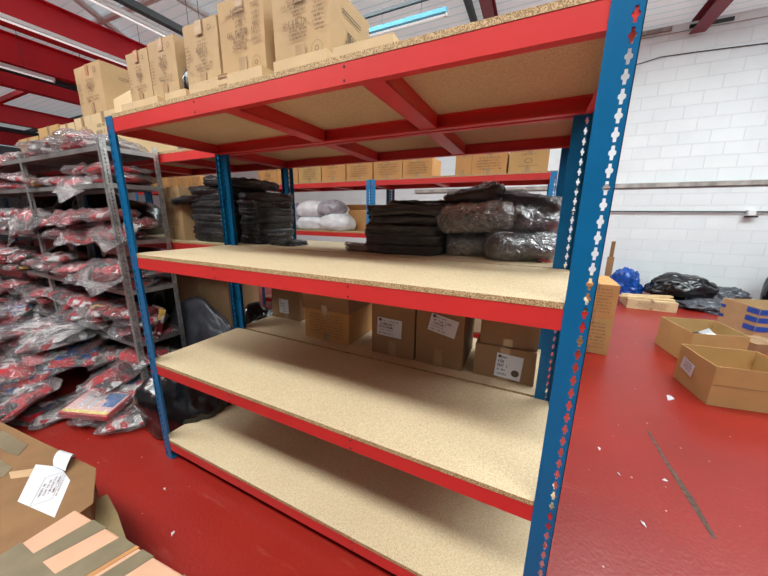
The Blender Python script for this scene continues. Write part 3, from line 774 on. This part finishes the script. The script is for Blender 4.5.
# ------------------------------------------------------------------ folded black garments on the shelf behind
def slab(w,d,h,seed,mat,amp=.012,name='garment',e=6,fold=1.0):
    off=Vector((seed*5.3,seed*1.7,seed*.9)); m=MB(); n=56
    prof=[(.30,0),(.70,0),(.90,0),(.965,.06),(.99,.2),(1.0,.36),(.985,.5),(1.0,.64),(.99,.8),(.965,.94),(.90,1.0),(.70,1.0),(.30,1.02)]
    for k,(rf,zf) in enumerate(prof):
        vs=[]
        for i in range(n):
            a=2*PI*i/n; c_,s_=math.cos(a),math.sin(a)
            q=(abs(c_)**e+abs(s_)**e)**(-1/e); x=c_*q*w/2*rf; y=s_*q*d/2*rf
            nv=noise.noise_vector(Vector((x*6,y*6,zf*h*22))+off); nv2=noise.noise_vector(Vector((x*22,y*22,zf*h*60))+off)
            lip=noise.noise(Vector((x*5,y*5,zf*4.0+seed)))*.012*fold
            rr=Vector((x,y,0)); rr=rr.normalized()*lip if rr.length>0 else rr
            x+=nv.x*amp+nv2.x*amp*.5+rr.x; y+=nv.y*amp+nv2.y*amp*.5+rr.y
            z=zf*h+(nv.z*amp*.7+nv2.z*amp*.6 if zf>.05 else 0); vs.append((x,y,max(.0005,z)))
        m.v+=vs
    K=len(prof)
    fs=[(k*n+i,k*n+(i+1)%n,(k+1)*n+(i+1)%n,(k+1)*n+i) for k in range(K-1) for i in range(n)]+[tuple(range(n-1,-1,-1))]
    m.v.append((0,0,h*1.03)); fs+=[((K-1)*n+i,(K-1)*n+(i+1)%n,K*n) for i in range(n)]
    m.f=fs; m.mi=[0]*len(fs)
    return m.mesh(name,mat,True)
def folded(label,loc,w,d,h,seed,mat,rot=(0,0,0),group=None,film=None,amp=.012,edge=.35,name='folded_garment_pack'):
    t=thing(name,label,'garment pack',loc,0,group); t.rotation_euler=rot
    link('folded_garment',slab(w,d,h,seed,mat,amp=amp,name='folded_garment'),t)
    link('plastic_wrap',slab(w*1.03,d*1.04,h*1.05,seed+60,film or M_film2,amp=amp*1.7,name='plastic_wrap'),t)
    return t
Z2=1.299+.0185
r=random.Random(9)
def stack(x,y,n,hh,w,d,mat,where,seed,film=None,ztop=''):
    names_=['lowest','second','third','fourth','fifth','sixth','seventh','eighth','ninth']
    z=Z2
    for k in range(n):
        lv='topmost' if k==n-1 else names_[k]+' up'
        folded('%s bagged garment, %s in the %s'%('black' if mat is M_black else 'charcoal',lv,where),(x+r.uniform(-.018,.018),y+r.uniform(-.012,.012),z),w,d,hh*1.12,seed+k,mat,(0,0,R(r.uniform(-5,5))),film=film)
        z+=hh
    return z
zt=stack(-.30,.90,8,.052,.50,.40,M_black,'left black stack',100)
stack(.075,.93,7,.052,.25,.36,M_black,'black stack right of the rear blue upright',120)
stack(-.07,1.19,5,.056,.20,.12,M_black,'low black stack near the dark paired uprights',140)
folded('black bagged garment draped askew on top of the left black stack',(-.12,.88,zt+.0),.46,.36,.06,160,M_black,(0,R(3),R(15)))
folded('glossy black bagged garment poking out left from the left black stack',(-.56,.80,Z2+.30),.34,.25,.05,161,M_binbag,(0,R(-7),R(8)))
folded('flat black garment bag lying at the front foot of the low black stack',(.36,.84,Z2),.22,.20,.035,162,M_black,(0,0,R(-8)))
stack(1.285,.92,5,.054,.47,.40,M_grey,'charcoal stack in the middle of the shelf behind',180)
folded('loose dark garment lying on top of the charcoal stack',(1.36,1.02,Z2+.272),.44,.34,.03,190,M_black,(0,0,R(4)))
folded('crumpled clear wrapper at the left foot of the charcoal stack',(1.02,.80,Z2),.20,.16,.04,191,simple('dusty_mauve_film',(.22,.16,.15),rough=.4,var=.2),(0,0,R(10)),film=M_film)
# rolled bundles
def roll(label,loc,L,rad,seed,mat,rot,film=None):
    t=thing('rolled_garment_bundle',label,'garment bundle',loc); t.rotation_euler=rot
    for nm,rr,LL,mt,am in (('rolled_garment',rad,L,mat,.10),('plastic_wrap',rad*1.06,L*1.06,film or M_film,.16)):
        m=MB(); n=26; k=18; off=Vector((seed,seed*2,0)); vs=[]
        for i in range(k+1):
            u=-1+2*i/k; prof=max(0,1-abs(u)**6)**.5
            if nm=='plastic_wrap': prof=.25+.75*max(0,1-abs(u)**8)**.5 if abs(u)<1 else .12
            for j in range(n):
                a=2*PI*j/n; p=Vector((u*4,math.cos(a),math.sin(a)))
                rr_=rr*prof*(1+am*noise.noise(p*1.3+off)+am*1.5*abs(noise.noise(Vector((u*9,math.cos(a)*2.5,math.sin(a)*2.5))+off)))
                z=math.sin(a)*rr_*.82; z=max(z,-rr*.66)
                vs.append((u*LL/2,math.cos(a)*rr_*1.15,z+rr*.66))
        fs=[(i*n+j,(i+1)*n+j,(i+1)*n+(j+1)%n,i*n+(j+1)%n) for i in range(k) for j in range(n)]+[tuple(range(n)),tuple(range((k+1)*n-1,k*n-1,-1))]
        m.add(vs,fs); link(nm,m.mesh(nm,mt,True),t)
    return t
roll('lower left rolled dark bundle lying beside the charcoal stack',(1.66,.94,Z2),.30,.10,1,M_black,(0,0,R(14)))
roll('lower right crinkled clear wrapped bundle near the rear right upright',(1.93,.86,Z2),.36,.092,2,M_black,(0,0,R(22)),film('crinkled_film',.02,(.5,.5,.56),scale=30,k=.55))
roll('upper left rolled charcoal bundle on the lower dark bundle',(1.69,.86,Z2+.135),.40,.098,3,M_black,(0,R(-3),R(6)))
roll('upper right clear wrapped bundle with a pale sheen',(1.95,.93,Z2+.135),.28,.09,4,M_black,(0,R(3),R(35)),film('pale_film',.03,(.5,.5,.56),scale=20,k=.5))
folded('folded dark garment peaking up at the top left of the rolled bundles',(1.66,1.02,Z2+.27),.30,.26,.10,200,M_grey,(R(6),R(-14),R(5)),amp=.02)
folded('folded black garment arching over the top right of the rolled bundles',(1.93,1.04,Z2+.25),.34,.28,.085,201,M_black,(R(4),R(8),R(-8)),amp=.02,film=M_film)
t=thing('cable_tie_scrap','tiny red and black scrap on the shelf by the rear right upright','scrap',(2.045,.80,Z2),R(20))
MB().tube([(-.03,0,.004),(-.01,.006,.008),(.015,0,.005),(.035,.008,.004)],.0045,6).build('strip',simple('red_plastic',(.6,.03,.03)),t)
MB().box(-.035,-.012,-.01,.006,0,.008).build('clip',M_rivet,t,bevel=.001)

# ------------------------------------------------------------------ foreground cartons
t=thing('brown_carton','big brown carton with torn grey tape and a white label, lower left foreground','carton',(0,-.75,0))
def loc(x,y,z=0): return Vector((x,y+.75,z))
poly=[(-1.1,-.555),(.305,-.428),(.505,-.515),(.53,-1.15),(-1.1,-1.15)]
MB().prism([(x,y+.75) for x,y in poly],0,.398).build('body',M_cardb,t,bevel=.004)
MB().prism([(x,y+.75) for x,y in [(-1.1,-.545),(.315,-.418),(.52,-.508),(.535,-.60),(.54,-1.15),(-1.1,-1.15)]],.399,.404).build('lid_panel',M_cardb,t)
lb=MB(); g=[(.026,-.520),(.155,-.478),(.30,-.492),(.476,-.600),(.245,-.640)]
lb.prism([(x,y+.75) for x,y in [(.045,-.53),(.165,-.487),(.30,-.50),(.468,-.602),(.245,-.638)]],.4045,.4055).build('shipping_label',M_paper,t)
m=MB(); rr=random.Random(3)
for i in range(4): marks(m,-.05,.05+.015*i,.03-.022*i,.012,rr)
for i in range(1): marks(m,-.085,.085,-.062,.010,rr)
for a_,b_,c_,d_ in ((-.10,.10,.048,.050),(-.10,.10,-.048,-.050),(-.10,-.098,-.05,.05),(.098,.10,-.05,.05)): m.add([(a_,0,c_),(b_,0,c_),(b_,0,d_),(a_,0,d_)],[(0,1,2,3)])
m.v=[(x,z,0) for x,y,z in m.v]
o=m.build('label_printing',M_inkb,t); o.location=loc(.27,-.557,.4065); o.rotation_euler=(0,0,R(148)); o.scale=(.8,.62,1)
# curled torn corner of the label
c=MB(); 
for i in range(7):
    pass
pts=[]
for i in range(7):
    a=i/6*PI*.9; pts.append((.11+.012*i, -.462+.03*math.cos(a), .408+.035*math.sin(a)))
vs=[]; 
for i,(x,y,z) in enumerate(pts): vs += [(x-.07+.006*i,y+.75-.012,z),(x+.05,y+.75+.0,z+.012*math.sin(i))]
c.add(vs,[(2*i,2*i+1,2*i+3,2*i+2) for i in range(6)]); c.build('label_curl',M_paper,t,smooth=True)
# torn tape strips
for k_,(pl) in enumerate([[(-.42,-.515),(-.16,-.50),(-.10,-.545),(-.2,-.565),(-.45,-.56)],[(-.28,-.60),(-.02,-.585),(.02,-.62),(-.05,-.665),(-.3,-.67)],[(-.18,-.69),(.06,-.68),(.08,-.71),(-.1,-.75)]]):
    MB().prism([(x,y+.75) for x,y in pl],.4045,.4065).build('torn_tape',M_tapeg,t)
MB().prism([(x,y+.75) for x,y in [(.0,-.60),(.08,-.535),(.14,-.55),(.06,-.61)]],.4045,.4052).build('tape_scar',simple('bare_fibre',(.55,.36,.2),rough=.9),t)
f=MB().prism([(x,y+.75) for x,y in [(.37,-.485),(.389,-.424),(.531,-.449),(.70,-.492),(.56,-.53)]],0,.004)
M_flap=simple('taped_flap_card',(.26,.19,.09),rough=.6,var=.2)
f.v=[(x,y,z+.30-(x-.37)*.06) for x,y,z in f.v]
f.build('corner_flap',M_flap,t)

t=thing('striped_carton','pinkish carton striped with olive grey tape at the bottom left corner','carton',(.86,-.8,0))
MB().prism([(x-.86,y+.8) for x,y in [(.55,-.565),(1.34,-.50),(1.36,-1.15),(.545,-1.15)]],0,.448).build('body',M_salmon,t,bevel=.006)
def strip(p,q,w,name='tape',mat=M_tapeg,z=.4495):
    p=Vector((p[0]-.86,p[1]+.8,0)); q=Vector((q[0]-.86,q[1]+.8,0)); n=(q-p).normalized(); n=Vector((-n.y,n.x,0))*w/2
    MB().prism([((p-n).x,(p-n).y),((q-n).x,(q-n).y),((q+n).x,(q+n).y),((p+n).x,(p+n).y)],z-.0008,z+.0006).build(name,mat,t)
STR=t

# ------------------------------------------------------------------ roof steel, lights, pipes
def ibeam(label,x,z0,z1,fw,mat,y0=-4.9,y1=7.15,name='steel_beam'):
    t=thing(name,label,'beam',(x,0,z0))
    h=z1-z0
    MB().box(-.006,.006,y0,y1,.012,h-.012).box(-fw/2,fw/2,y0,y1,0,.014).box(-fw/2,fw/2,y0,y1,h-.014,h).build('section',mat,t)
    return t
ibeam('nearest deep red roof beam at upper left',-5.30,4.20,4.72,.20,M_steelred)
ibeam('second deep red roof beam from the right at upper left',-7.10,4.20,4.72,.20,M_steelred)
ibeam('third deep red roof beam, far upper left',-8.7,4.20,4.72,.20,M_steelred)
ibeam('fourth deep red roof beam, far upper left beyond the rooflights',-13.0,4.20,4.72,.20,M_steelred)
ibeam('furthest deep red roof beam at the left picture edge',-17,4.10,4.62,.20,M_steelred)
ibeam('narrow maroon roof beam above the middle of the top shelf',.93,4.75,4.96,.17,M_steelred2)
ibeam('maroon roof beam running into the white wall at upper right',4.20,4.75,4.96,.22,M_steelred2)
t=thing('steel_angle','slim dark steel member left of the narrow maroon roof beam','beam',(.64,0,4.80))
MB().box(-.03,.03,-4.9,7.15,0,.168).build('section',M_darkmetal,t)
# purlins across
for i,(x0,x1) in enumerate([(-23.9,-8.6)]):
    for j,y in enumerate((1.4,3.2,5.0,6.8)):
        t=thing('roof_purlin','dark roof purlin crossing the rooflights at far left, %s from the camera side'%('nearest','second','third','furthest')[j],'purlin',(x0,y,4.72))
        MB().box(0,x1-x0,-.05,.05,0,.12).build('section',M_steelred if j%2 else M_darkmetal,t)
def braces(label,p,q,r_=.03,mat=M_whitemetal):
    t=thing('roof_brace',label,'brace',p); d=Vector(q)-Vector(p)
    MB().tube([(0,0,0),d],r_,8).build('rod',mat,t)
braces('white diagonal roof brace in front of the nearest red beam at upper left',(-4.2,.93,4.86),(-6.35,4.22,4.86),.055)
braces('white roof brace crossing the diagonal one at upper left',(-5.75,2.60,4.87),(-2.6,2.73,4.87),.05)
braces('pale roof brace above the gap between upright cartons',(-3.47,1.9,4.86),(-3.49,4.6,4.86),.05)
# strip lights along y
def strip_light(label,x,y0,y1,z,axis='y',mat=M_whitemetal):
    L=y1-y0; hang=True
    t=thing('strip_light',label,'strip light',((x,y0,z) if axis=='y' else (y0,x,z)))
    if axis=='x': t.rotation_euler=(0,0,-PI/2)
    MB().box(-.045,.045,0,L,.0,.05).build('housing',mat,t)
    MB().tube([(0,.03,-.018),(0,L-.03,-.018)],.013,8).build('tube',M_tube,t)
    for yy in (.4,L*.5,L-.4): MB().tube([(0,yy,.05),(0,yy,ZC-z)],.004,6).build('hanger',M_darkmetal,t)
    MB().box(-.014,.014,0,.03,-.034,0).box(-.014,.014,L-.03,L,-.034,0).build('lamp_holder',M_whitemetal,t)
    return t
strip_light('long white strip light just right of the nearest red roof beam',-5.0,-.5,6.5,4.16)
strip_light('white strip light between the first and second red roof beams',-7.0,0,2.4,4.10)
t=thing('conduit','dark roof conduit above a strip light at upper left','conduit',(-3.3,0,4.27)); MB().box(-.05,.05,-1,6.9,0,.09).build('tray',M_darkmetal,t); [MB().tube([(.02,yy,.05),(.02,yy,ZC-4.27)],.005,6).build('hanger',M_darkmetal,t) for yy in (0,3,6)]
strip_light('white strip light hung under the dark roof conduit at upper left',-3.42,-1,6.8,4.19)
t=thing('conduit','dark roof conduit between the second and third red beams','conduit',(-7.25,0,4.10)); MB().box(-.05,.05,-1,6.9,0,.10).build('tray',M_darkmetal,t); [MB().tube([(-.02,yy,.05),(-.02,yy,ZC-4.10)],.005,6).build('hanger',M_darkmetal,t) for yy in (0,3,6)]
t=thing('conduit','dark roof conduit at the far left beyond the fourth red beam','conduit',(-14.2,0,4.15)); MB().box(-.05,.05,-1,6.9,0,.12).build('tray',M_darkmetal,t); [MB().tube([(0,yy,.05),(0,yy,ZC-4.15)],.005,6).build('hanger',M_darkmetal,t) for yy in (0,3,6)]
# x-direction fitting right of the last carton
t=thing('conduit','dark horizontal conduit above the pale blue strip light','conduit',(-2.4,3.85,4.45)); MB().box(0,4.6,-.02,.02,0,.045).build('tray',M_darkmetal,t); [MB().tube([(xx,0,.04),(xx,0,ZC-4.45)],.005,6).build('hanger',M_darkmetal,t) for xx in (.4,4.3)]
t=thing('strip_light','pale blue strip light hanging right of the rightmost upright carton','strip light',(-.62,3.83,4.20))
MB().prism([(0,-.045),(1.22,-.045),(1.22,.045),(0,.045)],.02,.075).build('housing',M_fixblue,t)
MB().tube([(.03,0,.002),(1.19,0,.002)],.013,8).build('tube',M_tube,t)
MB().box(1.19,1.225,-.02,.02,-.018,.02).box(-.005,.03,-.02,.02,-.018,.02).build('lamp_holder',M_whitemetal,t)
for xx in (.25,.85): MB().tube([(xx,0,.07),(xx,.02,.26)],.004,6).build('hanger',M_darkmetal,t)

# wall fittings
t=thing('trunking','weathered horizontal trunking running along the white wall','trunking',(-1,YB-.045,2.15)); MB().box(0,9.45,-.035,.043,0,.085).build('duct',M_duct,t,bevel=.006)
t=thing('pipe','thin dark pipe along the white wall below the trunking','pipe',(-1,YB-.05,1.685)); MB().tube([(0,0,0),(9.5,0,0)],.014,8).build('tube',M_rivet,t)
t=thing('sensor_box','small white box with a dark strip for its shadow fixed on the wall pipe','sensor',(5.50,YB-.07,1.62)); MB().box(-.055,.055,-.05,.066,0,.10).build('case',M_whitemetal,t,bevel=.006); MB().box(-.08,.09,-.04,.0,-.035,-.005).build('bracket',M_rivet,t)  # dark strip below the case stands in for its cast shadow
t=thing('cable','thin dark cable sagging along the upper white wall','cable',(3.0,YB-.02,4.39))
MB().tube([(-1,0,.06),(.1,0,.035),(.3,0,.02),(.46,0,.03),(.75,0,.085),(1.3,0,.07),(2.16,0,.03),(3.6,0,-.02),(5.4,0,-.05)],.008,6).build('cord',M_rivet,t)
t=thing('cable','thin second cable near the top of the white wall','cable',(3.0,YB-.02,4.83))
MB().tube([(-1,0,.02),(1.2,0,.0),(3.4,0,-.02),(5.4,0,-.04)],.006,6).build('cord',M_duct,t)
t=thing('timber_batten','short weathered timber batten high on the wall left of the maroon beam','batten',(2.6,YB-.05,4.88)); MB().box(-.6,1.24,0,.045,0,.06).build('batten',M_duct,t)
t=thing('beam_seat','dark broken pocket in the wall around the maroon beam end','wall pocket',(4.25,YB-.012,4.86)); MB().prism([(-.16,-.004),(.42,-.004),(.42,.01),(-.16,.01)],0.0,.06).build('recess',M_rivet,t)
t=thing('cardboard_tube','tall thin cardboard strip standing behind the orange cartons','cardboard',(2.93,3.95,0)); 
MB().box(-.02,.02,-.01,.01,0,1.25).build('core',M_cardb,t); MB().box(-.035,.035,-.015,.012,.80,1.05).build('sleeve',M_cardd,t)

# small scraps of paper on the floor
r=random.Random(12)
for i,(x,y,lab) in enumerate([(2.55,1.35,'white scrap on the floor just right of the blue upright'),(2.62,1.15,'pale scrap on the floor below the first scrap by the blue upright'),(2.86,1.22,'thin white scrap lying across the floor crack'),
    (3.22,2.35,'crumpled white scrap on the floor before the nearest open carton'),(3.05,4.6,'small white scrap on the floor right of the orange cartons'),(2.66,.82,'white scrap on the floor left of the crack end'),
    (.55,-.28,'white scrap on the floor in front of the bottom shelf'),(1.0,-.33,'tiny scrap on the floor by the striped carton'),(.25,-.15,'scrap on the floor near the brown carton'),(3.35,1.3,'white scrap on the floor far right of the crack')]):
    t=thing('paper_scrap',lab,'scrap',(x,y,.0005),r.uniform(0,3)); s=r.uniform(.012,.022) if i!=3 else .05
    MB().add([(-s,-s*.3,0),(s*.6,-s*.5,.002),(s*1.2,s*.2,0),(0,s*.5,.006 if i!=3 else .02),(0,0,.008 if i!=3 else .03)],[(0,1,4),(1,2,4),(2,3,4),(3,0,4)]).build('scrap',M_paper,t)

# tape stripes over the striped carton (placed here so their heights stay in one spot)
t=STR
def band(edge0,edge1,slope,name='tape',mat=M_tapeg,down=.12):
    """tape band over the lid edge between two x positions, running back along slope (dx per -y)"""
    y0=-.548; yb=-1.12; L=y0-yb
    def fy(x): return -.565+(x-.55)*(.065/.79)-.0005
    P=[(edge0,fy(edge0)),(edge1,fy(edge1)),(edge1-slope*L,yb),(edge0-slope*L,yb)]
    P=[(max(x,.5465),y) for x,y in P]
    MB().prism([(x-.86,y+.8) for x,y in P],.4485,.4500).build(name,mat,t)
    m=MB(); a=(edge0-.86,fy(edge0)+.8+.0015); b=(edge1-.86,fy(edge1)+.8+.0015)
    m.box(0,1,0,1,0,1); m.v=[(a[0],a[1]-.001,.45),(b[0],b[1]-.001,.45),(b[0],b[1]-.001,.45-down),(a[0],a[1]-.001,.45-down),(a[0],a[1],.45),(b[0],b[1],.45),(b[0],b[1],.45-down),(a[0],a[1],.45-down)]
    m.f=[(0,1,2,3),(7,6,5,4),(0,4,5,1),(3,2,6,7),(0,3,7,4),(1,5,6,2)]; m.mi=[0]*6
    m.build(name,mat,t)
band(.662,.740,.33); band(.822,.900,.32); band(.934,.992,.32); band(1.13,1.21,.30)
band(.902,.918,.32,'bare_strip',simple('orange_card_strip',(.50,.24,.09),rough=.8),.05)
MB().prism([(x-.86,y+.8) for x,y in [(.546,-.700),(.80,-.690),(.96,-.705),(.90,-1.1),(.546,-1.1)]],.4502,.4512).build('tape',M_tapeg,t)

# ------------------------------------------------------------------ camera
cam=bpy.data.cameras.new('camera'); co=bpy.data.objects.new('camera',cam); col.objects.link(co)
Rr=Vector((0.89956603,0.43664507,0.01104722)); Uu=Vector((-0.11005838,0.20211863,0.97315734)); Ww=Vector((-0.42269151,0.87663513,-0.2298755))
mt=Matrix(((Rr.x,Uu.x,-Ww.x,1.98297838),(Rr.y,Uu.y,-Ww.y,-.88891491),(Rr.z,Uu.z,-Ww.z,1.53104428),(0,0,0,1)))
co.matrix_world=mt
cam.sensor_width=36; cam.lens=303.2618/768*36; cam.clip_start=.02; cam.clip_end=100
sc.camera=co
w=bpy.data.worlds.new('world'); sc.world=w; w.use_nodes=True
w.node_tree.nodes['Background'].inputs[0].default_value=(.9,.95,1,1); w.node_tree.nodes['Background'].inputs[1].default_value=.3
sc.view_settings.view_transform='Standard'; sc.view_settings.look='None'; sc.view_settings.gamma=1; sc.view_settings.exposure=0
sc.view_settings.use_curve_mapping=False
